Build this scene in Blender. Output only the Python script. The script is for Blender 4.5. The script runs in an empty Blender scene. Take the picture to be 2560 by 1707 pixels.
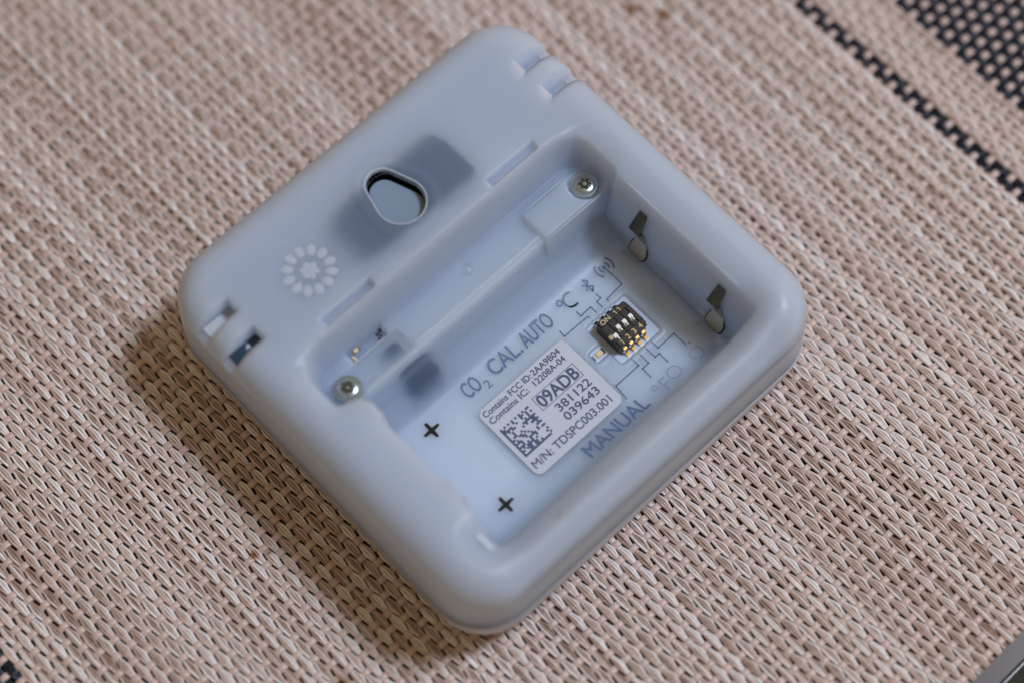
import bpy, bmesh, math, random
import numpy as np
from mathutils import Matrix, Vector
random.seed(7)
rng = np.random.default_rng(7)
S = 0.001                       # everything below is written in millimetres
SC = bpy.context.scene
COL = SC.collection

# ------------------------------------------------------------------ camera
A_, B_, C_ = 0.743105873, -0.390179657, 0.0137450459
T_ = np.array([-2.88563384, -1.15507810, -315.135537])
F_ = 5122.69683
def rz(a): return np.array([[math.cos(a), -math.sin(a), 0], [math.sin(a), math.cos(a), 0], [0, 0, 1]])
def rx(b): return np.array([[1, 0, 0], [0, math.cos(b), -math.sin(b)], [0, math.sin(b), math.cos(b)]])
R_ = rz(C_) @ rx(B_) @ rz(A_)
cam_pos = -R_.T @ T_
cd = bpy.data.cameras.new('camera')
cam = bpy.data.objects.new('camera', cd)
COL.objects.link(cam)
M = np.eye(4); M[:3, :3] = R_.T; M[:3, 3] = cam_pos * S
cam.matrix_world = Matrix(M.tolist())
cd.sensor_width = 36.0
cd.lens = F_ / 2560 * 36.0
cd.clip_start = 0.01; cd.clip_end = 50
cd.dof.use_dof = True
cd.dof.aperture_fstop = 5.5
foc = np.array([14.0, -13.0, 8.0])
cd.dof.focus_distance = float(-(R_ @ foc + T_)[2]) * S
SC.camera = cam

# ------------------------------------------------------------------ light
SC.view_settings.view_transform = 'Standard'
SC.view_settings.look = 'None'
SC.view_settings.exposure = 0.0
SC.view_settings.gamma = 1.0
W = bpy.data.worlds.new('World'); SC.world = W
W.use_nodes = True
bg = W.node_tree.nodes['Background']
bg.inputs[0].default_value = (0.35, 0.25, 0.145, 1)     # warm light of the room
bg.inputs[1].default_value = 0.95
def area(name, d, dist, size, power, col):
    l = bpy.data.lights.new(name, 'AREA'); l.shape = 'DISK'; l.size = size; l.energy = power; l.color = col
    o = bpy.data.objects.new(name, l); COL.objects.link(o)
    v = Vector(d).normalized()
    o.location = v * dist
    o.rotation_euler = v.to_track_quat('Z', 'Y').to_euler()
    return o
area('window_light', (0.50, -0.26, 1.0), 0.95, 0.20, 7.4, (0.83, 0.88, 1.0))
SC.cycles.use_denoising = True
SC.cycles.max_bounces = 10
SC.cycles.diffuse_bounces = 4
SC.cycles.transmission_bounces = 8
SC.cycles.transparent_max_bounces = 8
SC.cycles.sample_clamp_indirect = 4.0
SC.cycles.caustics_refractive = True

# ------------------------------------------------------------------ materials
def srgb(r, g, b):
    f = lambda c: (c / 255 / 12.92) if c / 255 <= 0.04045 else ((c / 255 + 0.055) / 1.055) ** 2.4
    return (f(r), f(g), f(b), 1)
def mat(name, col, rough=0.5, metal=0.0, spec=0.5, bump=0.0, bscale=400, var=0.0, vscale=60):
    m = bpy.data.materials.new(name); m.use_nodes = True
    nt = m.node_tree; p = nt.nodes['Principled BSDF']
    p.inputs['Base Color'].default_value = (*col[:3], 1)
    p.inputs['Roughness'].default_value = rough
    p.inputs['Metallic'].default_value = metal
    p.inputs['Specular IOR Level'].default_value = spec
    tc = nt.nodes.new('ShaderNodeTexCoord')
    if var:
        n = nt.nodes.new('ShaderNodeTexNoise'); n.inputs['Scale'].default_value = vscale / S / 100; n.inputs['Detail'].default_value = 4
        nt.links.new(tc.outputs['Object'], n.inputs['Vector'])
        mx = nt.nodes.new('ShaderNodeMix'); mx.data_type = 'RGBA'
        mx.inputs[6].default_value = (*[c * (1 - var) for c in col[:3]], 1); mx.inputs[7].default_value = (*[min(1, c * (1 + var)) for c in col[:3]], 1)
        nt.links.new(n.outputs['Fac'], mx.inputs[0]); nt.links.new(mx.outputs[2], p.inputs['Base Color'])
    if bump:
        n = nt.nodes.new('ShaderNodeTexNoise'); n.inputs['Scale'].default_value = bscale / S / 100; n.inputs['Detail'].default_value = 3
        nt.links.new(tc.outputs['Object'], n.inputs['Vector'])
        b = nt.nodes.new('ShaderNodeBump'); b.inputs['Strength'].default_value = bump; b.inputs['Distance'].default_value = 0.05 * S
        nt.links.new(n.outputs['Fac'], b.inputs['Height']); nt.links.new(b.outputs['Normal'], p.inputs['Normal'])
    return m

def frosted(name, col, tint, k_diff=0.27, k_tl=0.29, k_tp=0.16, rough=0.85, srough=0.30, sss=0):
    """milky plastic sheet: part white surface, part light let through (scattered, blurred, and a little straight)"""
    m = mat(name, col, rough=srough, spec=0.45, bump=0.10, bscale=220, var=0.03, vscale=8)
    nt = m.node_tree; p = nt.nodes['Principled BSDF']; out = nt.nodes['Material Output']
    N = nt.nodes.new; L = nt.links.new
    if sss:
        p.subsurface_method = 'RANDOM_WALK'
        p.inputs['Subsurface Weight'].default_value = 1.0
        p.inputs['Subsurface Radius'].default_value = (1.3, 1.0, 0.65)
        p.inputs['Subsurface Scale'].default_value = sss * S
    tl = N('ShaderNodeBsdfTranslucent'); tl.inputs['Color'].default_value = (*tint, 1)
    tp = N('ShaderNodeBsdfTransparent'); tp.inputs['Color'].default_value = (*tint, 1)
    rf = N('ShaderNodeBsdfRefraction'); rf.inputs['Color'].default_value = (*tint, 1); rf.inputs['Roughness'].default_value = rough; rf.inputs['IOR'].default_value = 1.2
    a = N('ShaderNodeMixShader'); b = N('ShaderNodeMixShader'); c = N('ShaderNodeMixShader')
    c.inputs[0].default_value = 1 - k_diff
    b.inputs[0].default_value = 1 - k_tl / (1 - k_diff)
    a.inputs[0].default_value = k_tp / (1 - k_diff - k_tl)
    L(rf.outputs[0], a.inputs[1]); L(tp.outputs[0], a.inputs[2])
    L(tl.outputs[0], b.inputs[1]); L(a.outputs[0], b.inputs[2])
    L(p.outputs[0], c.inputs[1]); L(b.outputs[0], c.inputs[2])
    p.inputs['Specular IOR Level'].default_value = 0.0
    fr = N('ShaderNodeFresnel'); fr.inputs['IOR'].default_value = 1.3
    gl = N('ShaderNodeBsdfGlossy'); gl.inputs['Roughness'].default_value = srough
    if p.inputs['Normal'].links:
        for q in (fr, gl): L(p.inputs['Normal'].links[0].from_socket, q.inputs['Normal'])
    d = N('ShaderNodeMixShader')
    L(fr.outputs[0], d.inputs[0]); L(c.outputs[0], d.inputs[1]); L(gl.outputs[0], d.inputs[2])
    L(d.outputs[0], out.inputs['Surface'])
    return m

MT = {}
MT['shell'] = frosted('frosted_plastic', (0.47, 0.57, 0.73), (0.88, 0.95, 1.0), k_diff=0.66, k_tl=0.02, k_tp=0.12, sss=14, srough=0.33)
def backed(m, col2):
    """where the white circuit board lies against the moulding it reads whiter"""
    nt = m.node_tree; p = nt.nodes['Principled BSDF']
    src = p.inputs['Base Color'].links[0].from_socket
    at = nt.nodes.new('ShaderNodeAttribute'); at.attribute_name = 'backed'
    mx = nt.nodes.new('ShaderNodeMix'); mx.data_type = 'RGBA'
    nt.links.new(at.outputs['Fac'], mx.inputs[0]); nt.links.new(src, mx.inputs[6]); mx.inputs[7].default_value = (*col2, 1)
    nt.links.new(mx.outputs[2], p.inputs['Base Color'])
def backed(m, col2):
    """where the white circuit board lies against the moulding it reads whiter"""
    nt = m.node_tree; p = nt.nodes['Principled BSDF']
    src = p.inputs['Base Color'].links[0].from_socket
    at = nt.nodes.new('ShaderNodeAttribute'); at.attribute_name = 'backed'
    mx = nt.nodes.new('ShaderNodeMix'); mx.data_type = 'RGBA'
    nt.links.new(at.outputs['Fac'], mx.inputs[0]); nt.links.new(src, mx.inputs[6]); mx.inputs[7].default_value = (*col2, 1)
    nt.links.new(mx.outputs[2], p.inputs['Base Color'])
backed(MT['shell'], (0.66, 0.78, 1.0))
MT['bead'] = frosted('moulded_edge', (0.52, 0.60, 0.74), (0.88, 0.95, 1.0), k_diff=0.6, k_tl=0.2, srough=0.2)
MT['front'] = mat('front_plastic', (0.52, 0.54, 0.62), 0.45)
MT['lip'] = mat('seam_plastic', (0.27, 0.27, 0.30), 0.45)
MT['panel'] = mat('inner_panel', (0.76, 0.84, 0.97), 0.5, var=0.05)
MT['navy'] = mat('dark_module', (0.015, 0.06, 0.20), 0.5, var=0.15)
MT['pcb'] = mat('white_board', (0.42, 0.51, 0.68), 0.45, var=0.03)
MT['ink'] = mat('blue_grey_ink', (0.10, 0.145, 0.28), 0.5, spec=0.3, var=0.12, vscale=30)
MT['fadedink'] = mat('faded_ink', (0.24, 0.31, 0.46), 0.5, spec=0.3, var=0.15, vscale=30)
MT['paper'] = mat('sticker_paper', (0.45, 0.50, 0.59), 0.55, bump=0.05, var=0.03)
MT['labelink'] = mat('sticker_ink', (0.065, 0.085, 0.17), 0.5, spec=0.3, var=0.25, vscale=60)
MT['black'] = mat('black_hole', (0.006, 0.006, 0.007), 0.6, spec=0.2)
MT['mark'] = mat('plus_mark_black', (0.008, 0.007, 0.006), 0.55, spec=0.25)
MT['insert'] = mat('vent_insert', (0.36, 0.42, 0.48), 0.5)
MT['plate'] = mat('keyhole_plate', (0.17, 0.25, 0.35), 0.35, var=0.15, vscale=10)
MT['screw'] = mat('zinc_screw', (0.42, 0.54, 0.62), 0.25, metal=1.0, bump=0.1, bscale=300, var=0.1)
MT['star'] = mat('screw_recess', (0.05, 0.06, 0.05), 0.3, metal=0.7)
MT['dip'] = mat('switch_black', (0.016, 0.014, 0.014), 0.42, spec=0.5, bump=0.1, var=0.2)
MT['dipink'] = mat('switch_print', (0.50, 0.45, 0.22), 0.5)
MT['slider'] = mat('slider_white', (0.80, 0.82, 0.82), 0.4)
MT['slider_tan'] = mat('slider_tan', (0.42, 0.34, 0.20), 0.4)
MT['gold'] = mat('gold_pin', (0.62, 0.38, 0.13), 0.28, metal=1.0, bump=0.2, bscale=600)
MT['solder'] = mat('solder_pad', (0.80, 0.86, 0.96), 0.22, metal=0.35, bump=0.2, bscale=300)
MT['chip'] = mat('led_body', (0.62, 0.52, 0.33), 0.3, var=0.25, vscale=120)
MT['chipdark'] = mat('chip_dark', (0.03, 0.022, 0.03), 0.4)
MT['leaf'] = mat('dark_contact', (0.085, 0.075, 0.045), 0.25, metal=1.0, var=0.5, vscale=40)
MT['tongue'] = mat('nickel_contact', (0.40, 0.37, 0.31), 0.36, metal=0.85, var=0.08)
MT['boardblue'] = mat('navy_board', (0.004, 0.028, 0.06), 0.35)
MT['white'] = mat('white_print', (0.6, 0.68, 0.75), 0.5)
MT['dirt'] = mat('dirt', (0.34, 0.22, 0.13), 0.7)
MT['table'] = mat('dark_table', (0.040, 0.028, 0.024), 0.32, spec=0.3, bump=0.02, var=0.3, vscale=3)
MT['edge'] = mat('table_edge_highlight', (0.35, 0.37, 0.40), 0.3, metal=0.9)  # bright metal standing in for the highlight on the table's chamfer
MT['ground'] = mat('dark_floor', (0.035, 0.042, 0.036), 0.7, var=0.3, vscale=2)

def strand_mat(name, pale, dark, rough, spread=1.0, black=False):
    """thread colour: a vertex tone per filament, a random tone per strand, worn streaks along it"""
    m = mat(name, pale, rough, spec=0.5)
    nt = m.node_tree; p = nt.nodes['Principled BSDF']
    at = nt.nodes.new('ShaderNodeAttribute'); at.attribute_name = 'tone'
    oi = nt.nodes.new('ShaderNodeObjectInfo')
    tc = nt.nodes.new('ShaderNodeTexCoord')
    n = nt.nodes.new('ShaderNodeTexNoise'); n.inputs['Scale'].default_value = 260; n.inputs['Detail'].default_value = 5
    nt.links.new(tc.outputs['Object'], n.inputs['Vector'])
    def math_(op, a, b):
        q = nt.nodes.new('ShaderNodeMath'); q.operation = op
        for i, v in enumerate((a, b)):
            if isinstance(v, (int, float)): q.inputs[i].default_value = v
            else: nt.links.new(v, q.inputs[i])
        return q.outputs[0]
    s = math_('ADD', at.outputs['Fac'], math_('MULTIPLY', math_('SUBTRACT', oi.outputs['Random'], 0.5), 0.55 * spread))
    s = math_('ADD', s, math_('MULTIPLY', math_('SUBTRACT', n.outputs['Fac'], 0.5), 0.5))
    cr = nt.nodes.new('ShaderNodeValToRGB')
    e = cr.color_ramp.elements
    e[0].position = 0.0; e[0].color = (*dark, 1)
    e[1].position = 1.0; e[1].color = (*pale, 1)
    if not black:
        k = cr.color_ramp.elements.new(0.5); k.color = (0.51, 0.405, 0.37, 1)
    nt.links.new(s, cr.inputs[0])
    col = cr.outputs[0]
    if not black:
        ge = nt.nodes.new('ShaderNodeNewGeometry')
        for sx, sy, r in STAINS:
            vm = nt.nodes.new('ShaderNodeVectorMath'); vm.operation = 'DISTANCE'; vm.inputs[1].default_value = (sx * S, sy * S, 0)
            nt.links.new(ge.outputs['Position'], vm.inputs[0])
            f = math_('SUBTRACT', 1.0, math_('DIVIDE', vm.outputs['Value'], r * S))
            f = math_('ADD', f, math_('SUBTRACT', n.outputs['Fac'], 0.5))
            q = nt.nodes.new('ShaderNodeMath'); q.operation = 'MULTIPLY'; q.use_clamp = True; q.inputs[1].default_value = 1.4; nt.links.new(f, q.inputs[0])
            mx = nt.nodes.new('ShaderNodeMix'); mx.data_type = 'RGBA'; mx.inputs[7].default_value = (0.22, 0.10, 0.03, 1)
            nt.links.new(q.outputs[0], mx.inputs[0]); nt.links.new(col, mx.inputs[6]); col = mx.outputs[2]
    nt.links.new(col, p.inputs['Base Color'])
    return m
STAINS = [(-48.2, 0.5, 1.1), (-46.2, -0.6, 0.7), (-51.5, -23.0, 1.6), (-50.2, -25.2, 1.2), (61.0, 24.0, 1.6), (58.0, 28.5, 1.3)]
MT['warp'] = strand_mat('pale_warp_yarn', (0.74, 0.72, 0.73), (0.30, 0.215, 0.18), 0.32)
MT['weft'] = strand_mat('mauve_weft_yarn', (0.535, 0.425, 0.415), (0.46, 0.36, 0.35), 0.40, 0.4)
MT['warpblack'] = strand_mat('black_warp_yarn', (0.008, 0.020, 0.044), (0.003, 0.008, 0.019), 0.34, 0.4, True)

# ------------------------------------------------------------------ mesh helpers
def mesh_np(name, V, F):
    me = bpy.data.meshes.new(name)
    V = np.asarray(V, np.float64) * S
    me.from_pydata(V.tolist(), [], [tuple(map(int, f)) for f in F])
    me.update()
    return me
def link(name, me, m, parent=None, smooth=False):
    o = bpy.data.objects.new(name, me); COL.objects.link(o)
    if m is not None and not me.materials: me.materials.append(MT[m] if isinstance(m, str) else m)
    if parent is not None: o.parent = parent
    if smooth: me.shade_smooth()
    return o
def thing(name, label, cat, loc=(0, 0, 0), group=None):
    o = bpy.data.objects.new(name, None); COL.objects.link(o)
    o.location = Vector(loc) * S; o.empty_display_size = 0.01
    o['label'] = label; o['category'] = cat
    if group: o['group'] = group
    return o
class MB:
    def __init__(s): s.V = []; s.F = []
    def add(s, V, F):
        n = len(s.V); s.V += [tuple(v) for v in V]; s.F += [tuple(i + n for i in f) for f in F]
    def box(s, x0, x1, y0, y1, z0, z1, c=0.0):
        """box with its upper edges chamfered by c"""
        if c <= 0:
            V = [(x0, y0, z0), (x1, y0, z0), (x1, y1, z0), (x0, y1, z0), (x0, y0, z1), (x1, y0, z1), (x1, y1, z1), (x0, y1, z1)]
            s.add(V, [(3, 2, 1, 0), (4, 5, 6, 7), (0, 1, 5, 4), (1, 2, 6, 5), (2, 3, 7, 6), (3, 0, 4, 7)])
        else:
            V = [(x0, y0, z0), (x1, y0, z0), (x1, y1, z0), (x0, y1, z0), (x0, y0, z1 - c), (x1, y0, z1 - c), (x1, y1, z1 - c), (x0, y1, z1 - c),
                 (x0 + c, y0 + c, z1), (x1 - c, y0 + c, z1), (x1 - c, y1 - c, z1), (x0 + c, y1 - c, z1)]
            s.add(V, [(3, 2, 1, 0), (0, 1, 5, 4), (1, 2, 6, 5), (2, 3, 7, 6), (3, 0, 4, 7), (4, 5, 9, 8), (5, 6, 10, 9), (6, 7, 11, 10), (7, 4, 8, 11), (8, 9, 10, 11)])
    def prism(s, pts, z0, z1, inset=0.0):
        n = len(pts); z = (lambda f, q: f(*q) if callable(f) else f)
        V = [(x, y, z(z0, (x, y))) for x, y in pts] + [(x, y, z(z1, (x, y))) for x, y in pts]
        s.add(V, [tuple(range(n, 2 * n)), tuple(range(n - 1, -1, -1))] + [(i, (i + 1) % n, n + (i + 1) % n, n + i) for i in range(n)])
    def stroke(s, pts, w, zf, h=0.04):
        """flat printed line along pts, laid on the surface zf"""
        pts = [np.array(q, float) for q in pts]
        for a, b in zip(pts[:-1], pts[1:]):
            d = (b - a) / (np.linalg.norm(b - a) + 1e-9); n = np.array([-d[1], d[0]]) * w / 2; e = d * w * 0.45
            k = max(1, int(np.linalg.norm(b - a) / 0.5))
            for i in range(k):
                p = a - e + (b - a + 2 * e) * (i / k); q = a - e + (b - a + 2 * e) * ((i + 1) / k)
                c = [p - n, q - n, q + n, p + n]
                s.add([(x, y, zf(x, y) + h) for x, y in c], [(0, 1, 2, 3)])
    def arc(s, cx, cy, r, a0, a1, w, zf, h=0.04, n=20):
        s.stroke([(cx + r * math.cos(math.radians(a0 + (a1 - a0) * i / n)), cy + r * math.sin(math.radians(a0 + (a1 - a0) * i / n))) for i in range(n + 1)], w, zf, h)
    def lathe(s, cx, cy, prof, n=32):
        V = []; F = []
        for r, z in prof:
            for i in range(n):
                a = 2 * math.pi * i / n; V.append((cx + r * math.cos(a), cy + r * math.sin(a), z))
        for j in range(len(prof) - 1):
            for i in range(n): F.append((j * n + i, j * n + (i + 1) % n, (j + 1) * n + (i + 1) % n, (j + 1) * n + i))
        F.append(tuple((len(prof) - 1) * n + i for i in range(n)))
        s.add(V, F)
    def build(s, name, m, parent=None, smooth=False):
        return link(name, mesh_np(name, s.V, s.F), m, parent, smooth)

_fc = {}
def text_raw(body):
    c = bpy.data.curves.new('t', 'FONT'); c.body = body; c.resolution_u = 4
    o = bpy.data.objects.new('t', c); COL.objects.link(o)
    dg = bpy.context.evaluated_depsgraph_get(); dg.update()
    me = bpy.data.meshes.new_from_object(o.evaluated_get(dg))
    V = np.array([v.co[:] for v in me.vertices]); F = [tuple(p.vertices) for p in me.polygons]
    bpy.data.objects.remove(o); bpy.data.curves.remove(c); bpy.data.meshes.remove(me)
    return V, F
def text(mb, body, x0, x1, yb, yt, zf, h=0.04, cap=None, bold=0.0):
    """lettering whose width runs x0..x1 and whose capitals run yb..yt, laid on zf"""
    V, F = text_raw(body)
    capV, _ = text_raw(cap or 'H')
    ch = capV[:, 1].max()
    lo, hi = V[:, 0].min(), V[:, 0].max()
    X = x0 + (V[:, 0] - lo) / (hi - lo) * (x1 - x0); Y = yb + V[:, 1] / ch * (yt - yb)
    bm = bmesh.new()
    bv = [bm.verts.new((x, y, 0)) for x, y in zip(X, Y)]
    for f in F:
        try: bm.faces.new([bv[k] for k in f])
        except ValueError: pass
    bmesh.ops.triangulate(bm, faces=bm.faces[:])
    for _ in range(3):
        e = [e for e in bm.edges if e.calc_length() > 0.55]
        if not e: break
        bmesh.ops.subdivide_edges(bm, edges=e, cuts=1); bmesh.ops.triangulate(bm, faces=bm.faces[:])
    bm.verts.index_update()
    X = [v.co.x for v in bm.verts]; Y = [v.co.y for v in bm.verts]; F = [tuple(v.index for v in f.verts) for f in bm.faces]
    bm.free()
    offs = [(0, 0)] if not bold else [(0, 0), (bold, 0), (-bold, 0), (0, bold), (0, -bold)]
    for i, (dx, dy) in enumerate(offs):
        mb.add([(x + dx, y + dy, zf(x + dx, y + dy) + h + 0.002 * i) for x, y in zip(X, Y)], F)

# ------------------------------------------------------------------ the sensor's back as a height field
HALF, RC = 34.95, 8.6
SEAM = 9.5
def sst(a, b, x):
    t = np.clip((x - a) / (b - a), 0, 1); return t * t * (3 - 2 * t)
def depth_in(x, y):
    qx = np.abs(x) - (HALF - RC); qy = np.abs(y) - (HALF - RC)
    return -(np.hypot(np.maximum(qx, 0), np.maximum(qy, 0)) + np.minimum(np.maximum(qx, qy), 0) - RC)
def rrect_sd(x, y, x0, x1, y0, y1, r):
    qx = np.abs(x - (x0 + x1) / 2) - ((x1 - x0) / 2 - r); qy = np.abs(y - (y0 + y1) / 2) - ((y1 - y0) / 2 - r)
    return np.hypot(np.maximum(qx, 0), np.maximum(qy, 0)) + np.minimum(np.maximum(qx, qy), 0) - r
FR = 5.0                       # edge fillet
TOP = 22.6
Y1, Y2, RB, ZA = -4.7, -20.8, 7.35, 14.25
def trough(y):
    z1 = np.where(y > Y1, ZA - np.sqrt(np.maximum(RB ** 2 - np.clip(y - Y1, 0, RB - 0.02) ** 2, 0)), 0)
    z2 = np.where(y < Y2, ZA - np.sqrt(np.maximum(RB ** 2 - np.clip(Y2 - y, 0, RB - 0.02) ** 2, 0)), 0)
    mid = ZA - RB + 0 * y
    z = np.where(y > Y1, z1, np.where(y < Y2, z2, mid))
    z = np.where(y > Y1 + RB - 0.1, 40, z)
    return np.where(y < Y2 - RB + 0.1, 40, z)
SLOTS = [(22.5, 25.3), (16.7, 19.5)]
def egg_sd(x, y, dy=0.0, k=0.0):
    """rounded teardrop: wide round end below, flat narrower nose above"""
    P = [(0.1, 19.35 + dy, 3.6 - k), (-0.1, 23.3 + dy, 2.45 - k)]
    (ax, ay, ra), (bx, by, rb) = P
    r = None
    for t in np.linspace(0, 1, 25):
        q = np.hypot(x - ax - t * (bx - ax), y - ay - t * (by - ay)) - (ra + (rb - ra) * t)
        r = q if r is None else np.minimum(r, q)
    return r
def height(x, y, holes=True):
    x = np.asarray(x, float); y = np.asarray(y, float)
    d = depth_in(x, y)
    e = np.clip(FR - d, 0, FR)
    fil = FR - np.sqrt(np.maximum(FR ** 2 - e ** 2, 0))
    # lid seat around the compartment is a little lower than the upper field
    seat = (1 - sst(9.9, 11.3, y)) * (1 - sst(23.5, 30, np.abs(x))) * 0.9
    rim_in = 0.8 * (1 - sst(-1.0, 5.5, rrect_sd(x, y, -25.0, 26.3, -29.3, 10.4, 5.0))) * (1 - sst(9.5, 12, y))
    rim_in = rim_in + 6.0 * sst(-33.6, -25.4, y) * (1 - sst(-26.0, -22.0, y)) * (1 - sst(19.0, 29.5, x)) * sst(-30.0, -21.5, x)
    top = TOP - fil - np.maximum(seat, rim_in)
    # ---- floor of the compartment
    ledge = np.full_like(x + y, 15.6)
    scr = sst(13.1, 13.35, x) * sst(1.6, 2.1, y) * (1 - sst(7.6, 7.85, y))
    ledge = ledge + 1.2 * scr
    left = 1 - sst(-12.6, -12.1, x)
    ledge = ledge - 0.6 * left * sst(3.4, 4.1, y) * (1 - sst(7.0, 7.5, y))
    rib = 0.55 * np.exp(-((y - 3.55) / 0.5) ** 2) * (1 - sst(12.9, 13.3, x)) * sst(-12.3, -11.8, x)
    rib2 = 0.55 * np.exp(-((y - 2.75) / 0.5) ** 2) * left
    ledge = ledge + rib + rib2
    boss = np.hypot(x - 1.4, y - 7.15)
    ledge = ledge - 0.28 * (1 - sst(1.0, 1.25, boss)) + 0.5 * (1 - sst(0.25, 0.65, np.hypot(x - 1.75, y - 6.85)))
    tr = trough(y)
    # low ridge between the two cells, left of the sticker; flat under the sticker
    dy = np.minimum(np.abs(y - Y1), np.abs(y - Y2))
    cyl = 6.9 + 0.5 * sst(0.0, 5.5, dy)
    lf = 1 - sst(-13.2, -11.2, x)
    tr = np.where((y < Y1) & (y > Y2), tr * (1 - lf) + cyl * lf, tr)
    lim = 2.7 - 0.7 * sst(13.1, 13.35, x) - 0.0 * left
    k = sst(lim - 0.35, lim + 0.55, y)
    fl = np.where(tr > 30, np.where(y > -10, ledge, 40), np.minimum(tr, 40))
    fl = np.where(y > -10, fl * (1 - k) + ledge * k, fl)
    # ---- walls that rise from the floor to the rim
    ycorner = sst(0.8, 2.4, y)
    nub = 0.75 * (sst(-3.6, -2.9, y) * (1 - sst(-0.4, 0.3, y)) + sst(-20.3, -19.6, y) * (1 - sst(-16.6, -15.9, y)))
    xl = -22.9 + nub; xl = xl * (1 - ycorner) + (-27.0 + 1.2 * sst(7.5, 9.8, y) ** 2) * ycorner
    wl = 1 - sst(0.0, 1.0, (x - (xl - 1.7)) / 1.9)
    xr = 24.45 + 1.6 * ycorner
    wr = sst(0.0, 1.0, (x - xr) / (2.0 - 0.9 * ycorner))
    wt = sst(-1.1, 1.1, rrect_sd(x, y, -27.6, 26.9, -60, 10.45, 4.5))
    wb = 1 - sst(-30.4, -26.6, y)
    w = 1 - (1 - wl) * (1 - wr) * (1 - wt) * (1 - wb)
    hi = top
    fl = fl + 0.75 * sst(20.4, 20.9, x) * sst(-12.85, -12.6, y) * (1 - sst(-12.35, -12.1, y)) * (y < 0)
    fl = np.minimum(fl, hi)
    z = fl * (1 - w) + hi * w
    # rounder outer corner of the compartment at the ledge ends
    if holes:
        # pockets of the lid latches, clearly outlined slits
        for s in (-1, 1):
            sd = rrect_sd(x, y, min(s * 11.4, s * 20.9), max(s * 11.4, s * 20.9), 11.95, 13.5, 0.2)
            z = z - 1.5 * (1 - sst(-0.14, 0.02, sd)) + 0.14 * (1 - sst(0.0, 0.55, np.abs(sd - 0.2)))
        # vents through the rim
        for a, b in SLOTS:
            ins = (np.abs(x) > 28.25) & (y > a) & (y < b)
            z = np.where(ins, np.minimum(z, np.where(x < 0, 18.9, 17.4)), z)
        # key-hole
        sd = egg_sd(x, y)
        z = z + 0.16 * (1 - sst(0.0, 1.4, np.abs(sd - 1.3)))
        z = np.where(sd < 0.0, z - 0.5, z)
        # inspection window beside the left screw
        sd = rrect_sd(x, y, -20.4, -13.5, 7.55, 9.6, 0.25)
        z = z - 1.3 * (1 - sst(-0.15, 0.0, sd))
        # screw wells
        for sx in (23.8, -23.7):
            r = np.hypot(x - sx, y - 5.05)
            z = np.where(r < 2.75, np.minimum(z, 16.0 - 0.5 * (1 - sst(2.3, 2.6, r))), z)
        # cut-out for the switch and the lamp beside it
        sd = np.minimum(rrect_sd(x, y, 10.3, 19.0, -17.3, -9.1, 0.7), rrect_sd(x, y, 7.7, 11.4, -14.7, -12.3, 0.6))
        z = z - 0.45 * (1 - sst(-0.25, 0.0, sd)) + 0.10 * (1 - sst(0.0, 0.5, np.abs(sd - 0.35)))
    return z

def thin(x, y):
    """1 where the moulding is hollow behind a thin wall (over the display and two components)"""
    def blk(x0, x1, y0, y1, e0, e1, f0, f1): return sst(x0 - e0, x0 + e0, x) * (1 - sst(x1 - e1, x1 + e1, x)) * sst(y0 - f0, y0 + f0, y) * (1 - sst(y1 - f1, y1 + f1, y))
    a = blk(-12.0, 12.2, 15.0, 26.0, 7.0, 2.0, 1.8, 5.0)
    b = blk(-16.2, -10.3, -0.6, 2.2, 1.5, 1.5, 1.6, 1.2)
    c = 0.97 * blk(-16.6, -13.3, 4.6, 6.6, 2.4, 0.8, 0.9, 0.9)
    return np.clip(np.maximum(np.maximum(a, b), c), 0, 1)
def axis():
    inner = np.arange(-34.0, 34.001, 0.16)
    e = np.concatenate([[34.1, 34.2, 34.3, 34.4, 34.5, 34.6, 34.7, 34.78, 34.85, 34.9, 34.93, 34.95, 35.05]])
    # exact lines at sharp walls so that no stair-steps show
    sharp = [28.25, -28.25, 13.2, -12.3]
    a = np.concatenate([-e[::-1], inner, e, sharp, [s + 0.02 for s in sharp]])
    return np.unique(np.round(a, 4))
def axis_y():
    a = axis(); sharp = []
    for p, q in SLOTS: sharp += [p - 0.02, p, q, q + 0.02]
    return np.unique(np.concatenate([a, sharp]))
XS, YS = axis(), axis_y()
GX, GY = np.meshgrid(XS, YS, indexing='ij')
D0 = depth_in(GX, GY)
# snap what lies outside the outline back onto it
def snap(x, y, d):
    qx = np.abs(x) - (HALF - RC); qy = np.abs(y) - (HALF - RC)
    corner = (qx > 0) & (qy > 0)
    n = np.hypot(qx, qy) + 1e-12
    nx = np.where(corner, (HALF - RC) + qx / n * RC, np.minimum(np.abs(x), HALF))
    ny = np.where(corner, (HALF - RC) + qy / n * RC, np.minimum(np.abs(y), HALF))
    return np.where(d < 0, np.sign(x) * nx, x), np.where(d < 0, np.sign(y) * ny, y)
PX, PY = snap(GX, GY, D0)
PZ = height(PX, PY)
PZ = np.maximum(PZ, 6.0)
nx_, ny_ = GX.shape
idx = np.arange(nx_ * ny_).reshape(nx_, ny_)
q = np.stack([idx[:-1, :-1], idx[1:, :-1], idx[1:, 1:], idx[:-1, 1:]], -1).reshape(-1, 4)
out = (D0 <= 0).reshape(-1)
keep = ~(out[q].all(1))
egg = (egg_sd(PX, PY) < 0).reshape(-1)
keep &= ~egg[q].all(1)
q = q[keep]
used = np.unique(q); remap = -np.ones(nx_ * ny_, int); remap[used] = np.arange(len(used))
V = np.stack([PX, PY, PZ], -1).reshape(-1, 3)[used]; q = remap[q]

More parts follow.
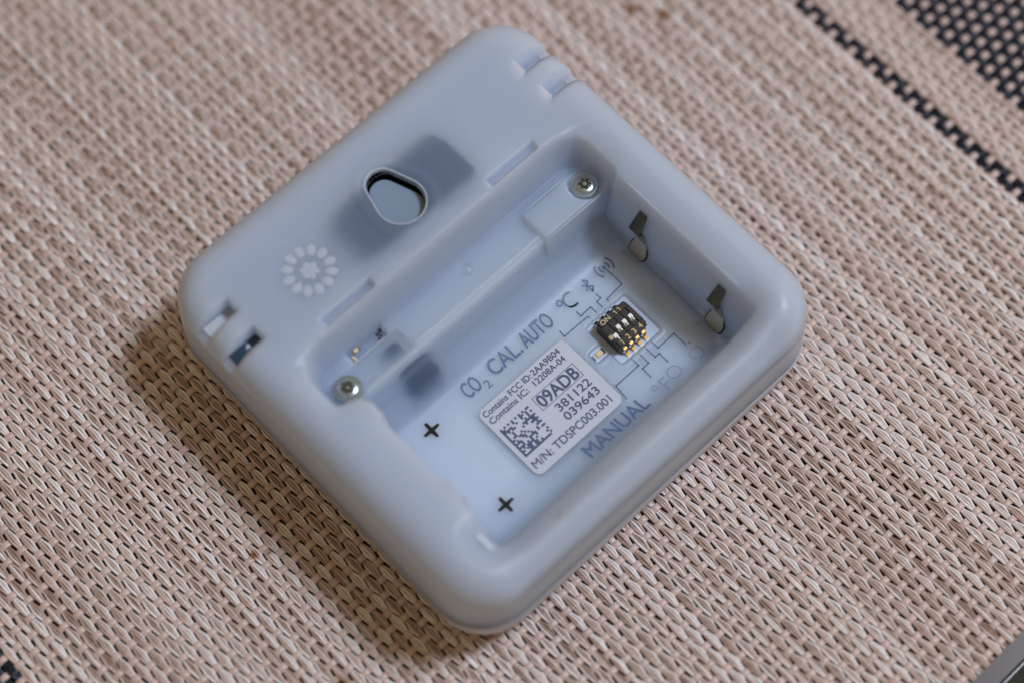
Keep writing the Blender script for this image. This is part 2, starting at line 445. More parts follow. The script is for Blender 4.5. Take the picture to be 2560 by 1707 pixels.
sensor = thing('air_sensor', 'square frosted white plastic sensor lying face down with its empty two cell battery compartment open', 'air sensor')
def outline(inset, n=14, half=HALF, rc=RC):
    h = half - inset; r = max(rc - inset, 0.5); P = []
    for cx, cy, a0 in ((1, 1, 0), (-1, 1, 90), (-1, -1, 180), (1, -1, 270)):
        for i in range(n + 1):
            a = math.radians(a0 + 90 * i / n)
            P.append((cx * (h - r) + r * math.cos(a), cy * (h - r) + r * math.sin(a)))
    # straight runs get extra points so that vents can be cut
    Q = []
    for a, b in zip(P, P[1:] + P[:1]):
        L = math.hypot(b[0] - a[0], b[1] - a[1]); k = max(1, int(L / 0.3)) if L > 5 else 1
        for i in range(k): Q.append((a[0] + (b[0] - a[0]) * i / k, a[1] + (b[1] - a[1]) * i / k))
    return Q
def loft(mb, rings):
    n = len(rings[0]); V = [p for r in rings for p in r]; F = []
    for j in range(len(rings) - 1):
        for i in range(n): F.append((j * n + i, j * n + (i + 1) % n, (j + 1) * n + (i + 1) % n, (j + 1) * n + i))
    mb.add(V, F)
base = outline(0)
def ring(scale_in, z, cut=False):
    P = []
    for (x, y) in base:
        r = math.hypot(x, y); d = scale_in
        # move along the outward normal of the rounded square
        qx, qy = abs(x) - (HALF - RC), abs(y) - (HALF - RC)
        if qx > 1e-6 and qy > 1e-6: l = math.hypot(qx, qy); n = (math.copysign(qx / l, x), math.copysign(qy / l, y))
        elif qx > qy: n = (math.copysign(1, x), 0)
        else: n = (0, math.copysign(1, y))
        zz = z
        if cut and abs(x) > 34 and any(a < y < b for a, b in SLOTS): zz = min(z, 18.9 if x < 0 else 17.4)
        P.append((x - n[0] * d, y - n[1] * d, zz))
    return P
mb = MB()
zs = TOP - FR
loft(mb, [ring(-0.42, SEAM + 0.25), ring(-0.40, SEAM + 0.8), ring(-0.32, 12), ring(-0.18, 14.6, True), ring(-0.02, zs - 0.6, True), ring(0.0, zs + 0.05, True)])
# the wall below the fillet joins the back in one moulding
nv = len(V); Vall = np.concatenate([V, np.array(mb.V)]); 
me = bpy.data.meshes.new('back_shell')
# underside, so that the moulding is a closed solid the light can wander through
Vb = V.copy(); zd_ = np.minimum(9.25, V[:, 2] - 4.5); t_ = thin(V[:, 0], V[:, 1]); Vb[:, 2] = V[:, 2] - 0.4 - (V[:, 2] - 0.4 - zd_) * (1 - t_) ** 3
F4 = np.concatenate([q, np.array(mb.F) + nv, q[:, ::-1] + len(Vall)]); Vall = np.concatenate([Vall, Vb])
me.vertices.add(len(Vall)); me.vertices.foreach_set('co', (Vall * S).astype(np.float32).ravel())
me.loops.add(len(F4) * 4); me.loops.foreach_set('vertex_index', F4.astype(np.int32).ravel())
me.polygons.add(len(F4)); me.polygons.foreach_set('loop_start', np.arange(0, len(F4) * 4, 4, dtype=np.int32))
me.update(calc_edges=True); me.validate()
bk = sst(-25.5, -22.2, Vall[:, 1]) * (1 - sst(-4.6, -1.2, Vall[:, 1])) * sst(-23.2, -22.2, Vall[:, 0]) * (1 - sst(22.8, 25.0, Vall[:, 0]))
at = me.attributes.new('backed', 'FLOAT', 'POINT'); at.data.foreach_set('value', bk.astype(np.float32))
back = link('back_shell', me, 'shell', sensor, smooth=True)

mb = MB()
loft(mb, [ring(-0.40, SEAM - 0.30), ring(-0.60, SEAM - 0.2), ring(-0.62, SEAM + 0.02), ring(-0.30, SEAM + 0.06), ring(-0.30, SEAM + 0.12), ring(-0.55, SEAM + 0.16), ring(-0.52, SEAM + 0.28), ring(-0.3, SEAM + 0.34)])
mb.build('seam_lip', 'lip', back)
mb = MB()
prof = [(3.6, 0.15), (2.6, 0.35), (1.6, 0.9), (0.8, 1.8), (0.25, 3.2), (-0.1, 5.2), (-0.3, 7.4), (-0.38, SEAM - 0.3)]
rings = [ring(a, z) for a, z in prof]
loft(mb, rings)
mb.add(rings[0], [tuple(range(len(base) - 1, -1, -1))])
mb.build('front_shell', 'front', sensor, smooth=True)

def soft_box(mb, x0, x1, y0, y1, z0, z1, r):
    P = []
    for cx, cy, a0 in ((x1 - r, y1 - r, 0), (x0 + r, y1 - r, 90), (x0 + r, y0 + r, 180), (x1 - r, y0 + r, 270)):
        for i in range(7):
            a = math.radians(a0 + 15 * i); P.append((cx + r * math.cos(a), cy + r * math.sin(a)))
    mb.prism(P, z0, z1)
mb = MB(); mb.box(-22.5, 27.5, -27, -2.2, 5.6, 6.3)
mb.build('printed_board', 'panel', sensor)
mb = MB(); mb.box(-27, 27, 11.7, 12.0, 8, 20.3);  mb.box(-25.8, -25.5, -28, 2, 8, 19.5); mb.box(-25, 27, -30.9, -30.6, 8, 19.5)
mb.build('bounce_wall', 'panel', sensor)  # white walls added behind the moulding to brighten it from inside
mb = MB(); mb.box(-30, 30, -30, 30, 1.6, 2.0); mb.build('bounce_liner', 'panel', sensor)  # white sheet added in the hollow to keep the interior bright
mb = MB(); loft(mb, [ring(1.3, 3.0), ring(0.9, 8.0), ring(0.8, 14.0), ring(0.9, 16.5), ring(1.7, 18.2)]); mb.build('bounce_liner', 'panel', sensor, smooth=True)  # white ring added inside the outline to lighten the outer edge
mb = MB(); soft_box(mb, -3.0, 12.6, 13.0, 24.5, 15.5, 19.0, 2.5)
mb.build('display_module', 'navy', sensor)
mb = MB(); soft_box(mb, -12.0, -3.2, 13.0, 24.5, 14.6, 17.6, 2.5)
mb.build('display_module', 'navy', sensor)
mb = MB(); soft_box(mb, -17.0, -9.7, -1.8, 3.2, 4.0, 6.9, 0.6); soft_box(mb, -16.6, -10.1, 0.5, 3.2, 6.91, 8.9, 0.6); mb.build('dark_component', 'navy', sensor)
mb = MB(); soft_box(mb, -17.6, -12.8, 3.9, 6.9, 11.0, 13.9, 0.4); mb.build('dark_component', 'navy', sensor)
# key-hole: black well with the grey hanging plate in it
def egg_pts(dy, k, n=48):
    P = []
    for i in range(n):
        a = 2 * math.pi * i / n; c = np.array([0.0, 20.8 + dy]); dr = np.array([math.cos(a), math.sin(a)])
        lo, hi = 0, 9
        for _ in range(30):
            m_ = (lo + hi) / 2
            if egg_sd(*(c + dr * m_), dy, k) < 0: lo = m_
            else: hi = m_
        P.append(tuple(c + dr * lo))
    return P
mb = MB(); P = egg_pts(0, 0.02); n = len(P)
rr = [[(x, y, z) for x, y in P] for z in (TOP - 0.85, 17.0)]
loft(mb, rr); mb.add(rr[1], [tuple(range(n))])
mb.build('keyhole_well', 'black', sensor)
mb = MB(); P = egg_pts(0.0, 0.05); Pi = egg_pts(0.0, 0.25)
ox, oy = -0.22, -0.62
rings = [[(x + ox, y + oy, 18.0) for x, y in P], [(x + ox, y + oy, 20.55) for x, y in P], [(x + ox, y + oy, 20.8) for x, y in Pi]]
loft(mb, rings); mb.add(rings[-1], [tuple(range(len(Pi)))])
mb.build('keyhole_plate', 'plate', sensor)
mb = MB(); hz = lambda P, o: [(x, y, float(height(np.array(x), np.array(y), False)) + o) for x, y in P]
E0 = egg_pts(0, 0)
loft(mb, [hz(egg_pts(0, -0.4), -0.03), hz(egg_pts(0, -0.25), 0.05), hz(egg_pts(0, -0.08), 0.04), [(x, y, TOP - 0.2) for x, y in E0], [(x, y, TOP - 0.95) for x, y in E0]])
mb.build('keyhole_lip', 'bead', sensor, smooth=True)

# moulded flower mark
def zt(x, y): return float(height(np.array(x), np.array(y)))
mb = MB()
def dome(mb, cx, cy, a, b, ang, h, n=14):
    V = []; F = []
    ca, sa = math.cos(ang), math.sin(ang)
    prof = [(1.0, -0.02), (0.85, 0.5), (0.55, 0.86), (0.2, 1.0)]
    for r, hh in prof:
        for i in range(n):
            t = 2 * math.pi * i / n; u, v = a * r * math.cos(t), b * r * math.sin(t)
            x, y = cx + u * ca - v * sa, cy + u * sa + v * ca
            V.append((x, y, zt(x, y) + h * hh))
    for j in range(3):
        for i in range(n): F.append((j * n + i, j * n + (i + 1) % n, (j + 1) * n + (i + 1) % n, (j + 1) * n + i))
    F.append(tuple(3 * n + i for i in range(n)))
    mb.add(V, F)
EX, EY = -17.0, 20.2
emb = None
mb = MB()
for i in range(7):
    a = i * math.tau / 6 + 0.3; r = 0 if i == 6 else 0.85
    dome(mb, EX + r * math.cos(a), EY + r * math.sin(a), 0.62, 0.5, a, 0.07)
MT['mould'] = MT['bead']
emb = mb.build('moulded_mark', 'mould', back, smooth=True)
for i in range(12):
    a = i * math.tau / 12 + 0.26
    mb2 = MB(); dome(mb2, EX + 3.25 * math.cos(a), EY + 3.25 * math.sin(a), 0.92, 0.70, a, 0.07)
    o = mb2.build('petal', 'mould', sensor, smooth=True)

# vents on the left: a pale insert in one, the navy board in the other
def plate_in(name, pts, z, m, th=0.4):
    mb = MB(); mb.prism(pts, z - th, z); return mb.build(name, m, sensor)
plate_in('vent_insert', [(-28.3, 22.55), (-33.5, 22.55), (-33.5, 25.25), (-28.3, 25.25)], 19.15, 'insert')
bd = plate_in('vent_board', [(-28.3, 16.75), (-33.5, 16.75), (-33.5, 19.45), (-28.3, 19.45)], 19.15, 'boardblue')
mb = MB(); zc = lambda x, y: 19.15
text(mb, '4', -30.9, -30.2, 18.2, 19.1, zc); mb.arc(-31.2, 17.7, 0.36, 0, 360, 0.16, zc)
mb.build('board_print', 'white', bd)

# ------------------------------------------------------------------ print on the compartment floor
zf = lambda x, y: float(height(np.array(x), np.array(y)))
mb = MB()
text(mb, 'CO', -9.9, -7.0, -5.55, -3.05, zf, bold=0.05); text(mb, '2', -6.75, -5.75, -6.35, -4.95, zf, cap='2')
mb.build('heading_print', 'ink', back)
mb = MB(); text(mb, 'CAL.', -4.6, 1.25, -5.55, -3.05, zf, bold=0.05); mb.build('heading_print', 'ink', back)
mb = MB(); text(mb, 'AUTO', 1.9, 7.8, -5.55, -3.05, zf, bold=0.05); mb.build('heading_print', 'ink', back)
mb = MB(); mb.arc(10.45, -3.65, 0.42, 0, 360, 0.24, zf); mb.arc(12.15, -4.35, 1.15, 60, 290, 0.3, zf); mb.build('celsius_print', 'ink', back)
mb = MB()
bx, by = 15.6, -4.45
mb.stroke([(bx - 0.62, by + 0.55), (bx + 0.55, by - 0.6), (bx, by - 1.2), (bx, by + 1.2), (bx + 0.55, by + 0.6), (bx - 0.62, by - 0.55)], 0.24, zf)
mb.build('radio_rune_print', 'ink', back)
mb = MB(); ax, ay = 19.55, -4.0
for r in (0.75, 1.5): mb.arc(ax, ay, r, -42, 42, 0.26, zf); mb.arc(ax, ay, r, 138, 222, 0.26, zf)
mb.arc(ax, ay, 0.14, 0, 360, 0.25, zf); mb.stroke([(ax, ay - 0.2), (ax + 0.1, ay - 1.9)], 0.28, zf)
mb.build('antenna_print', 'ink', back)
TR = [[(19.7, -6.2), (19.6, -7.8), (16.15, -8.05), (16.15, -9.0)], [(15.6, -6.3), (15.65, -7.25), (14.8, -7.3), (14.8, -9.0)],
      [(11.4, -6.4), (11.4, -7.35), (13.5, -7.25), (13.5, -9.0)], [(7.4, -6.9), (7.3, -8.0), (12.15, -8.1), (12.1, -9.0)],
      [(12.1, -17.6), (12.15, -19.0), (7.4, -19.0), (7.1, -21.5)], [(16.2, -17.6), (16.25, -19.0), (19.6, -19.0), (19.65, -21.5)],
      [(14.85, -17.6), (14.9, -19.75), (15.75, -19.75), (15.7, -21.6)], [(13.5, -17.6), (13.5, -19.75), (12.2, -19.75), (12.15, -21.6)]]
for t in TR:
    mb = MB(); mb.stroke(t, 0.22, zf, 0.03); mb.build('trace_print', 'ink', back)
mb = MB(); text(mb, 'MANUAL', -3.4, 8.7, -25.0, -22.55, zf, 0.08, bold=0.05); mb.build('manual_print', 'ink', back)
mb = MB(); mb.arc(11.2, -23.3, 0.42, 0, 360, 0.24, zf, 0.06); text(mb, 'F', 12.2, 13.5, -25.2, -22.8, zf, 0.07); mb.build('fahrenheit_print', 'fadedink', back)
for cx, cy in ((19.7, -23.65), (15.1, -23.5)):
    mb = MB(); mb.arc(cx, cy, 1.05, 0, 360, 0.22, zf, 0.05, 28); mb.build('circle_print', 'fadedink', back)
# black plus marks cut at the cell ends
for cx, cy in ((-17.3, -5.3), (-17.2, -21.2)):
    P = []; L, w, k = 1.42, 0.2, 0.40
    P = [(L, -w), (L, w), (k, w + .1), (w + .1, k), (w + .05, L), (-w - .05, L), (-w - .1, k), (-k, w + .1), (-L, w), (-L, -w), (-k, -w - .1), (-w - .1, -k), (-w, -L), (w, -L), (w + .1, -k), (k, -w - .1)]
    mb = MB(); mb.prism([(cx + x, cy + y) for x, y in P], lambda x, y: zf(x, y) - 0.1, lambda x, y: zf(x, y) + 0.05)
    mb.build('plus_mark', 'mark', back)

# ------------------------------------------------------------------ the sticker
LZ = 6.9
mb = MB(); P = []
for cx, cy, a0 in ((5.6, -9.2, 0), (-9.6, -9.2, 90), (-9.6, -20.3, 180), (5.6, -20.3, 270)):
    for i in range(9):
        a = math.radians(a0 + 90 * i / 8); P.append((cx + 1.2 * math.cos(a), cy + 1.2 * math.sin(a)))
mb.prism(P, 6.85, lambda x, y: 7.02)
stk = mb.build('sticker', 'paper', sensor)
zl = lambda x, y: 7.02
def lab(name, *rows):
    mb = MB()
    for r in rows: text(mb, *r[:5], zl, 0.02, bold=r[5] if len(r) > 5 else 0)
    return mb.build(name, 'labelink', stk)
lab('sticker_print', ('Contains FCC ID:', -10.2, -0.75, -9.5, -8.5, 0.03), ('2AA9B04', -0.45, 5.1, -9.5, -8.5, 0.03))
lab('sticker_print', ('Contains', -10.2, -4.85, -10.9, -9.9, 0.03), ('IC:', -4.3, -2.6, -10.9, -9.9, 0.03), ('12208A-04', -1.3, 4.9, -10.9, -9.9, 0.03))
lab('sticker_print', ('09ADB', -2.85, 4.75, -14.15, -12.15, 0.07))
mb = MB(); mb.stroke([(-3.2, -14.4), (5.1, -14.4), (5.1, -11.95), (-3.2, -11.95), (-3.2, -14.4)], 0.1, zl, 0.02); mb.build('code_box', 'labelink', stk)
lab('sticker_print', ('381122', -1.5, 5.1, -16.3, -15.0, 0.04))
lab('sticker_print', ('039643', -1.6, 5.1, -18.1, -16.8, 0.04))
lab('sticker_print', ('M/N: TDSPC003.001', -10.2, 5.4, -20.35, -19.05, 0.03))
mb = MB(); N = 16; c = 5.75 / N
g = rng.random((N, N)) < 0.47
g[0, :] = True; g[:, 0] = True; g[N - 1, :] = np.arange(N) % 2 == 0; g[:, N - 1] = np.arange(N) % 2 == 1
for i in range(N):
    for j in range(N):
        if g[j, i]:
            x, y = -10.1 + i * c, -18.0 + j * c
            mb.add([(x, y, 7.04), (x + c * 1.02, y, 7.04), (x + c * 1.02, y + c * 1.02, 7.04), (x, y + c * 1.02, 7.04)], [(0, 1, 2, 3)])
mb.build('code_print', 'labelink', stk)

# ------------------------------------------------------------------ slide switch
PZ_ = 6.46
mb = MB(); soft_box(mb, 10.5, 18.8, -17.1, -9.3, 6.3, PZ_, 0.5); mb.box(7.9, 10.6, -14.5, -12.5, 6.3, PZ_ - 0.003)
mb.build('white_board', 'pcb', sensor)
X0, X1, Yb, Yt, ZT = 11.4, 17.3, -15.75, -10.45, 9.0
mb = MB()
c = 0.55
ol = [(X0, Yb + c * .6), (X0 + c * .6, Yb), (X1 - c, Yb), (X1, Yb + c), (X1, Yt - c * .6), (X1 - c * .6, Yt), (X0 + c * .6, Yt), (X0, Yt - c * .6)]
mb.prism(ol, 6.6, ZT - 0.25)
# raised frame around the slider field
mb.box(X0 + .25, X1 - .25, -11.55, Yt - .02, ZT - .3, ZT, 0.08)
mb.box(X0 + .25, X1 - .25, Yb + .02, -14.55, ZT - .3, ZT, 0.08)
mb.box(X1 - .75, X1 - .02, -14.55, -11.55, ZT - .3, ZT - .002, 0.08)
mb.box(X0 + .02, X0 + .35, -14.55, -11.55, ZT - .3, ZT - .002, 0.08)
for k in range(3):
    xx = 12.99 + 1.27 * k; mb.box(xx - 0.12, xx + 0.12, -14.55, -11.55, ZT - .3, ZT - .06, 0.05)
dip = mb.build('slide_switch', 'dip', sensor)
zd = lambda x, y: ZT
def one(mb, x, yb, yt, zf): mb.stroke([(x - 0.22, yt - 0.2), (x, yt - 0.04), (x, yb)], 0.13, zf, 0.015)
mb = MB(); text(mb, 'ON', 12.0, 13.75, -11.35, -10.6, zd, 0.015, bold=0.02); one(mb, 14.95, -11.35, -10.6, zd); one(mb, 15.75, -11.35, -10.6, zd)
mb.build('switch_print', 'dipink', dip)
for k in range(4):
    mb = MB()
    if k: text(mb, str(k + 1), 12.1 + 1.27 * k, 12.6 + 1.27 * k, -15.55, -14.7, zd, 0.015, bold=0.02)
    else: one(mb, 12.42, -15.55, -14.7, zd)
    mb.build('switch_print', 'dipink', dip)
for k in range(4):
    x = 12.35 + 1.27 * k; y = -13.0 if k else -13.75
    mb = MB(); mb.box(x - .33, x + .33, y - .33, y + .33, ZT - .3, ZT + .12, 0.06); mb.box(x + .02, x + .25, y - .8, y - .33, ZT - .3, ZT - .1, 0.04)
    sl = mb.build('slider', 'slider', dip)
    if k == 0:
        mb = MB(); mb.box(x - 1.0, x - .36, y - .15, y + .6, ZT - .3, ZT + .02, 0.06); mb.build('slider', 'slider_tan', dip)
    else:
        mb = MB(); mb.box(x - .42, x - .14, y - .75, y - .36, ZT - .3, ZT - .08, 0.04); mb.build('slider_foot', 'slider_tan', dip)
for side in (-1, 1):
    for k in range(4):
        x = 12.36 + 1.27 * k; ye = Yb if side < 0 else Yt
        mb = MB(); w = 0.29
        pr = [(ye - side * .1, 7.9), (ye + side * .32, 7.85), (ye + side * .5, 7.6), (ye + side * .55, 6.95), (ye + side * 1.0, 6.75)]
        V = []; F = []
        for (yy, zz) in pr:
            for xx in (x - w, x + w):
                V.append((xx, yy, zz)); V.append((xx, yy - side * .08, zz - 0.13))
        for i in range(len(pr) - 1):
            a = 4 * i; b = a + 4
            F += [(a, a + 2, b + 2, b), (a + 1, b + 1, b + 3, a + 3), (a, b, b + 1, a + 1), (a + 2, a + 3, b + 3, b + 2)]
        F += [(0, 1, 3, 2), (4 * len(pr) - 4, 4 * len(pr) - 2, 4 * len(pr) - 1, 4 * len(pr) - 3)]
        mb.add(V, F)
        mb.build('pin', 'gold' if side < 0 else 'dip', dip)
        mb = MB(); mb.box(x - .36, x + .36, ye + side * .85 - .5, ye + side * .85 + .5, PZ_ - .05, PZ_ + .12, 0.1); mb.build('solder_pad', 'solder', dip)
mb = MB(); mb.box(8.55, 9.75, -14.0, -13.15, 6.5, 7.2, 0.15)
ch = mb.build('indicator_lamp', 'chip', sensor)
mb = MB(); mb.box(9.76, 10.1, -14.05, -13.1, 6.5, 7.0, 0.05); mb.build('terminal', 'chipdark', ch)
mb = MB(); mb.box(8.2, 8.54, -14.05, -13.1, 6.5, 7.0, 0.1); mb.build('terminal', 'solder', ch)

# ------------------------------------------------------------------ screws
def star(cx, cy, r0, r1, n=6, rot=0.2):
    return [(cx + (r0 if i % 2 == 0 else r1) * math.cos(rot + i * math.pi / n), cy + (r0 if i % 2 == 0 else r1) * math.sin(rot + i * math.pi / n)) for i in range(2 * n)]
for sx, rot in ((23.8, 0.25), (-23.7, 0.6)):
    mb = MB(); zb = 15.4
    mb.lathe(sx, 5.05, [(2.12, zb), (2.15, zb + .35), (2.0, zb + .6), (1.65, zb + .62), (1.55, zb + .9), (1.25, zb + 1.08), (0.98, zb + 1.1), (0.9, zb + 0.95)], 40)
    sc = mb.build('screw', 'screw', sensor, smooth=True); sc.data.set_sharp_from_angle(angle=math.radians(30))
    mb = MB(); mb.prism(star(sx, 5.05, 1.0, 0.62, 6, rot), zb + .5, zb + 1.12); mb.build('star_recess', 'star', sc)
    mb = MB(); mb.lathe(sx, 5.05, [(0.36, zb + 1.1), (0.3, zb + 1.13), (0.1, zb + 1.14)], 16); mb.build('recess_floor', 'screw', sc)

# ------------------------------------------------------------------ chips seen through the window beside the left screw
ZW = 14.35
for (x, y, a, b, m) in [(-18.6, 9.2, 1.3, 0.55, 'chip'), (-19.6, 8.3, 0.35, 0.9, 'chip'), (-14.6, 8.9, 0.55, 0.5, 'chipdark'), (-14.0, 9.15, 0.4, 0.5, 'chipdark'),
                        (-14.9, 8.2, 0.3, 0.3, 'chipdark'), (-14.4, 8.35, 0.35, 0.25, 'chipdark')]:
    mb = MB(); mb.box(x - a / 2, x + a / 2, y - b / 2, y + b / 2, ZW - .2, ZW + .3, 0.05)
    o = mb.build('chip_resistor', m, sensor)
    if a > 1:
        for s in (-1, 1):
            mb = MB(); mb.box(x + s * a * .38 - .13, x + s * a * .38 + .13, y - b / 2 - .02, y + b / 2 + .02, ZW - .2, ZW + .32, 0.05); mb.build('terminal', 'chipdark', o)

# ------------------------------------------------------------------ battery contacts
def leaf(rows, th=0.22):
    """thin bent strip through rows of (x, y0, y1, z)"""
    mb = MB(); V = []; F = []
    for i, (x, y0, y1, z) in enumerate(rows):
        V += [(x, y0, z), (x, y1, z), (x + th, y0, z - th * .4), (x + th, y1, z - th * .4)]
    for i in range(len(rows) - 1):
        a = 4 * i; b = a + 4
        F += [(a, b, b + 1, a + 1), (a + 2, a + 3, b + 3, b + 2), (a, a + 2, b + 2, b), (a + 1, b + 1, b + 3, a + 3)]
    F += [(0, 1, 3, 2), (4 * len(rows) - 4, 4 * len(rows) - 2, 4 * len(rows) - 1, 4 * len(rows) - 3)]
    mb.add(V, F); return mb
for dy in (0, -16.3):
    up = leaf([(25.95, -6.1 + dy, -4.55 + dy, 19.0), (25.4, -6.1 + dy, -4.3 + dy, 17.2), (24.75, -6.12 + dy, -4.0 + dy, 15.0), (24.4, -6.1 + dy, -3.9 + dy, 14.0), (24.55, -6.05 + dy, -4.0 + dy, 13.5), (25.3, -5.95 + dy, -4.6 + dy, 13.2)])
    ct = up.build('battery_contact', 'leaf', sensor)
    tg = leaf([(25.2, -6.3 + dy, -5.3 + dy, 13.2), (25.2, -7.15 + dy, -5.0 + dy, 11.3), (24.6, -7.75 + dy, -4.6 + dy, 9.5), (24.25, -7.7 + dy, -4.55 + dy, 8.4), (24.1, -7.35 + dy, -4.9 + dy, 7.8), (24.05, -6.8 + dy, -5.5 + dy, 7.5)])
    tg.build('contact_tongue', 'tongue', ct)
    sl = leaf([(25.35, -6.5 + dy, -5.1 + dy, 13.3), (25.3, -7.35 + dy, -4.8 + dy, 11.3), (24.75, -8.0 + dy, -4.35 + dy, 9.4), (24.4, -7.95 + dy, -4.3 + dy, 8.2), (24.2, -7.6 + dy, -4.7 + dy, 7.5), (24.12, -6.9 + dy, -5.4 + dy, 7.2)], 0.1)
    sl.build('contact_slot', 'star', ct)
    mb = MB(); mb.box(24.0, 25.6, -6.95 + dy, -6.75 + dy, 6.9, 7.5); mb.box(23.1, 23.3, -6.95 + dy, -3.9 + dy, 6.9, 7.25); mb.box(23.1, 25.6, -4.1 + dy, -3.9 + dy, 6.9, 7.25)
    mb.build('contact_frame', 'bead', sensor)
# moulded edges with a tight radius that catch the light
def bead(a, b, r, n=8):
    a, b = np.array(a, float), np.array(b, float); d = (b - a) / np.linalg.norm(b - a)
    u = np.cross(d, (0, 0, 1.0)); u /= np.linalg.norm(u); v = np.cross(u, d)
    k = max(2, int(np.linalg.norm(b - a) / 0.8)); V = []; F = []
    for i in range(k + 1):
        t = i / k; rr = r * min(1, 0.25 + 4 * min(t, 1 - t))
        for j in range(n):
            g = math.tau * j / n; V.append(a + (b - a) * t + (u * math.cos(g) + v * math.sin(g)) * rr)
    for i in range(k):
        for j in range(n): F.append((i * n + j, i * n + (j + 1) % n, (i + 1) * n + (j + 1) % n, (i + 1) * n + j))
    mb = MB(); mb.add(V, F); mb.build('moulded_edge', 'bead', back, smooth=True)
bead((13.7, 7.72, 16.76), (22.0, 7.72, 16.76), 0.11)
bead((13.6, 2.0, 16.72), (24.6, 2.0, 16.72), 0.10)
for y0, y1 in ((-9.2, -0.2), (-15.0, -10.4), (-24.0, -16.3)):
    bead((26.5, y0, zf(26.5, (y0 + y1) / 2) - 0.08), (26.5, y1, zf(26.5, (y0 + y1) / 2) - 0.08), 0.2 if y1 - y0 > 6 else 0.14)
for yy in (25.3, 19.5):
    bead((28.5, yy + .03, zf(28.5, yy + .1) - .03), (32.2, yy + .03, zf(32.2, yy + .1) - .03), 0.09)
bead((21.0, -12.45, 7.75), (24.2, -12.45, 7.75), 0.10)
bead((-20.3, 7.5, 15.55), (-13.6, 7.5, 15.55), 0.10)
# specks of dirt
for x, y, r in ((-15.6, -30.6, 0.35), (-14.6, -29.9, 0.2), (20.2, -21.6, 0.22), (-4, 1.2, 0.12)):
    mb = MB(); V = []
    z0 = zf(x, y); mb.lathe(x, y, [(r, z0 - 0.1), (r * .8, z0 + .05), (r * .3, z0 + .09)], 8); mb.build('dirt_speck', 'dirt', back)

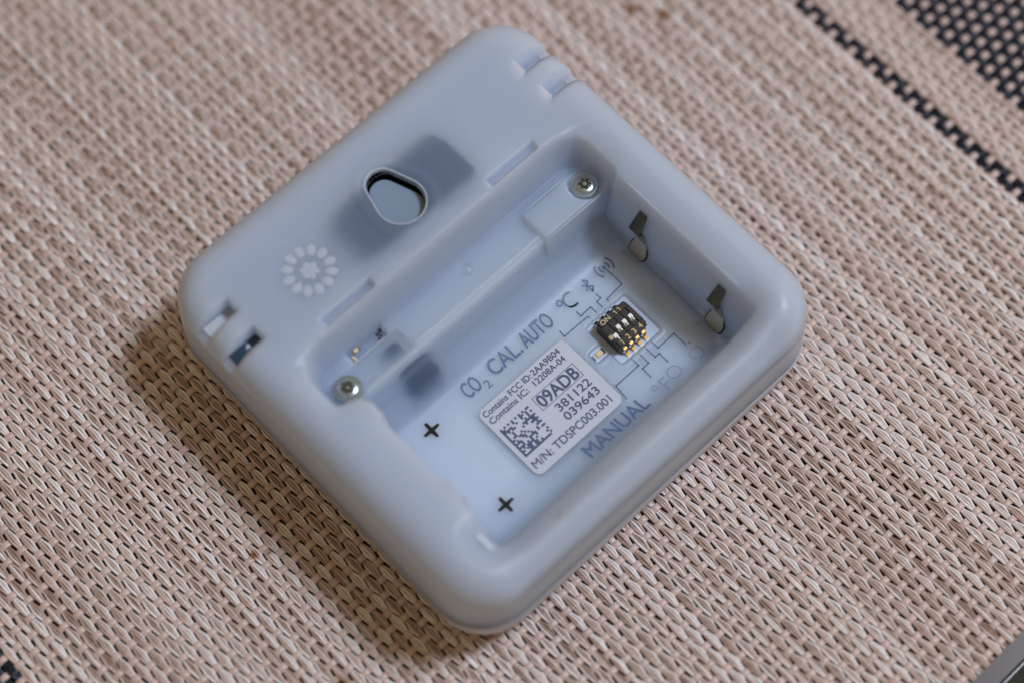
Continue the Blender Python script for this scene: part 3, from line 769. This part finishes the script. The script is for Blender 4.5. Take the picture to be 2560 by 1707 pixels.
# ------------------------------------------------------------------ the woven place mat
PU, PV = 1.37464, 2.21684        # warp spacing (along x) and weft spacing (along y), from the photograph
U0 = -53.3; V0 = 15.8             # one place where a weft lies on top
XA, XB, YA, YB = -96.0, 114.0, -85.2, 112.0
placemat = thing('placemat', 'woven vinyl place mat in beige and mauve yarns with black bands under the sensor', 'place mat', (0, 0, 0))
ZM = -0.47                        # middle plane of the weave
AW = 0.27
def strand(kind, phase, seed):
    r = random.Random(seed)
    warp = kind == 'warp'
    if warp: L0, L1, P = YA, YB, PV
    else: L0, L1, P = XA, XB, PU
    k0 = math.floor((L0 - (V0 if warp else U0)) / P); k1 = math.ceil((L1 - (V0 if warp else U0)) / P)
    sub = 8 if warp else 4
    V = []; F = []; T = []
    if warp:
        # three filaments side by side, each a low rounded rib
        offs = [-0.445, 0.0, 0.445]; tones = [r.uniform(0.05, 1.0) for _ in offs]
        j = r.randrange(3); tones[j] = r.uniform(0.75, 1.05); tones[(j + 1) % 3] = r.uniform(0.1, 0.6)
        prof = [(-0.235, -0.16), (-0.20, 0.06), (-0.09, 0.19), (0.09, 0.19), (0.20, 0.06), (0.235, -0.16)]
        lanes = [(o, t, prof) for o, t in zip(offs, tones)]
    else:
        prof = [(-0.53, -0.16), (-0.50, 0.06), (-0.36, 0.17), (0.36, 0.17), (0.50, 0.06), (0.53, -0.16)]
        lanes = [(0.0, r.uniform(0.3, 0.7), prof)]
    n = (k1 - k0) * sub; wob, wf, wp = r.uniform(0.02, 0.07), r.uniform(0.05, 0.16), r.uniform(0, 6)
    jit = [[r.gauss(0, 1) for _ in range(k1 - k0 + 2)] for _ in lanes]
    for li, (o, tone, pf) in enumerate(lanes):
        b = len(V)
        for i in range(n + 1):
            k = i / sub; s = (V0 if warp else U0) + (k0 + k) * P
            s = min(max(s, L0), L1)
            c = math.cos(math.pi * ((k0 + k) + phase))      # +1: on top
            jj = jit[li][int(k)] * (1 - k % 1) + jit[li][int(k) + 1] * (k % 1)
            if warp:
                # long flat float, quick dive; filaments draw together where they pass under
                h = math.copysign(abs(c) ** 0.65, c) * AW + 0.03 * jj
                wd = 0.62 + 0.41 * (0.5 + 0.5 * c) ** 1.3
                off = o * wd + 0.035 * jj + wob * math.sin(s * wf + wp)
                sx = 0.91
            else:
                h = math.copysign(abs(c) ** 0.6, c) * 0.24; wd = 1; off = 0.03 * jj + wob * math.sin(s * wf + wp); sx = 0.98 + 0.03 * jj
            for (u, w) in pf:
                V.append((off + u * sx, s, ZM + h + w) if warp else (s, off + u * sx, ZM + h + w)); T.append(tone + 0.06 * jj)
        m = len(pf)
        for i in range(n):
            for a in range(m - 1):
                p0 = b + i * m + a
                F.append((p0, p0 + 1, p0 + m + 1, p0 + m) if not warp else (p0, p0 + m, p0 + m + 1, p0 + 1))
    me = mesh_np(kind + '_strand', V, F)
    if warp: me.flip_normals()
    at = me.attributes.new('tone', 'FLOAT', 'POINT'); at.data.foreach_set('value', np.array(T, np.float32))
    me.shade_smooth()
    return me
warp_me = {ph: [strand('warp', ph, 100 * ph + i) for i in range(9)] for ph in (0, 1)}
weft_me = {ph: [strand('weft', ph, 900 + 10 * ph + i) for i in range(4)] for ph in (0, 1)}
black_me = {ph: [m.copy() for m in warp_me[ph][:3]] for ph in (0, 1)}
for ph in (0, 1):
    for m in warp_me[ph]: m.materials.append(MT['warp'])
    for m in black_me[ph]: m.materials.append(MT['warpblack'])
    for m in weft_me[ph]: m.materials.append(MT['weft'])
ka, kb = math.ceil((XA - U0) / PU), math.floor((XB - U0) / PU)
for k in range(ka, kb + 1):
    x = U0 + k * PU
    dark = x < -83.6 or 78.4 < x < 81.2 or x > 89.9
    # at an even place the weft is on top, so the warp is below
    ph = (k + 1) % 2
    me = random.choice(black_me[ph] if dark else warp_me[ph])
    o = bpy.data.objects.new('warp_strand', me); COL.objects.link(o); o.parent = placemat; o.location = (x * S, 0, random.gauss(0, 0.025) * S)
    if dark: o['label'] = 'black warp strand'
ka, kb = math.ceil((YA - V0) / PV), math.floor((YB - V0) / PV)
for k in range(ka, kb + 1):
    y = V0 + k * PV; ph = k % 2
    o = bpy.data.objects.new('weft_strand', random.choice(weft_me[ph])); COL.objects.link(o); o.parent = placemat; o.location = (0, y * S, 0)

# ------------------------------------------------------------------ table and floor
tb = thing('table', 'dark glossy table top under the place mat with an added bright strip for its edge highlight', 'table', (0, 0, -1.2))
mb = MB(); mb.box(-260, 260, -88.3, 260, -26, 0.0, 0.4); mb.build('table_top', 'table', tb)
mb = MB(); mb.box(-260, 260, -88.52, -88.32, -0.5, 0.03, 0.08); mb.build('edge_highlight', 'edge', tb)  # thin strip added to draw the highlight along the table's edge
mb = MB(); mb.add([(-2500, -2500, -740), (2500, -2500, -740), (2500, 2500, -740), (-2500, 2500, -740)], [(0, 1, 2, 3)])
o = mb.build('floor', 'ground'); o['kind'] = 'structure'
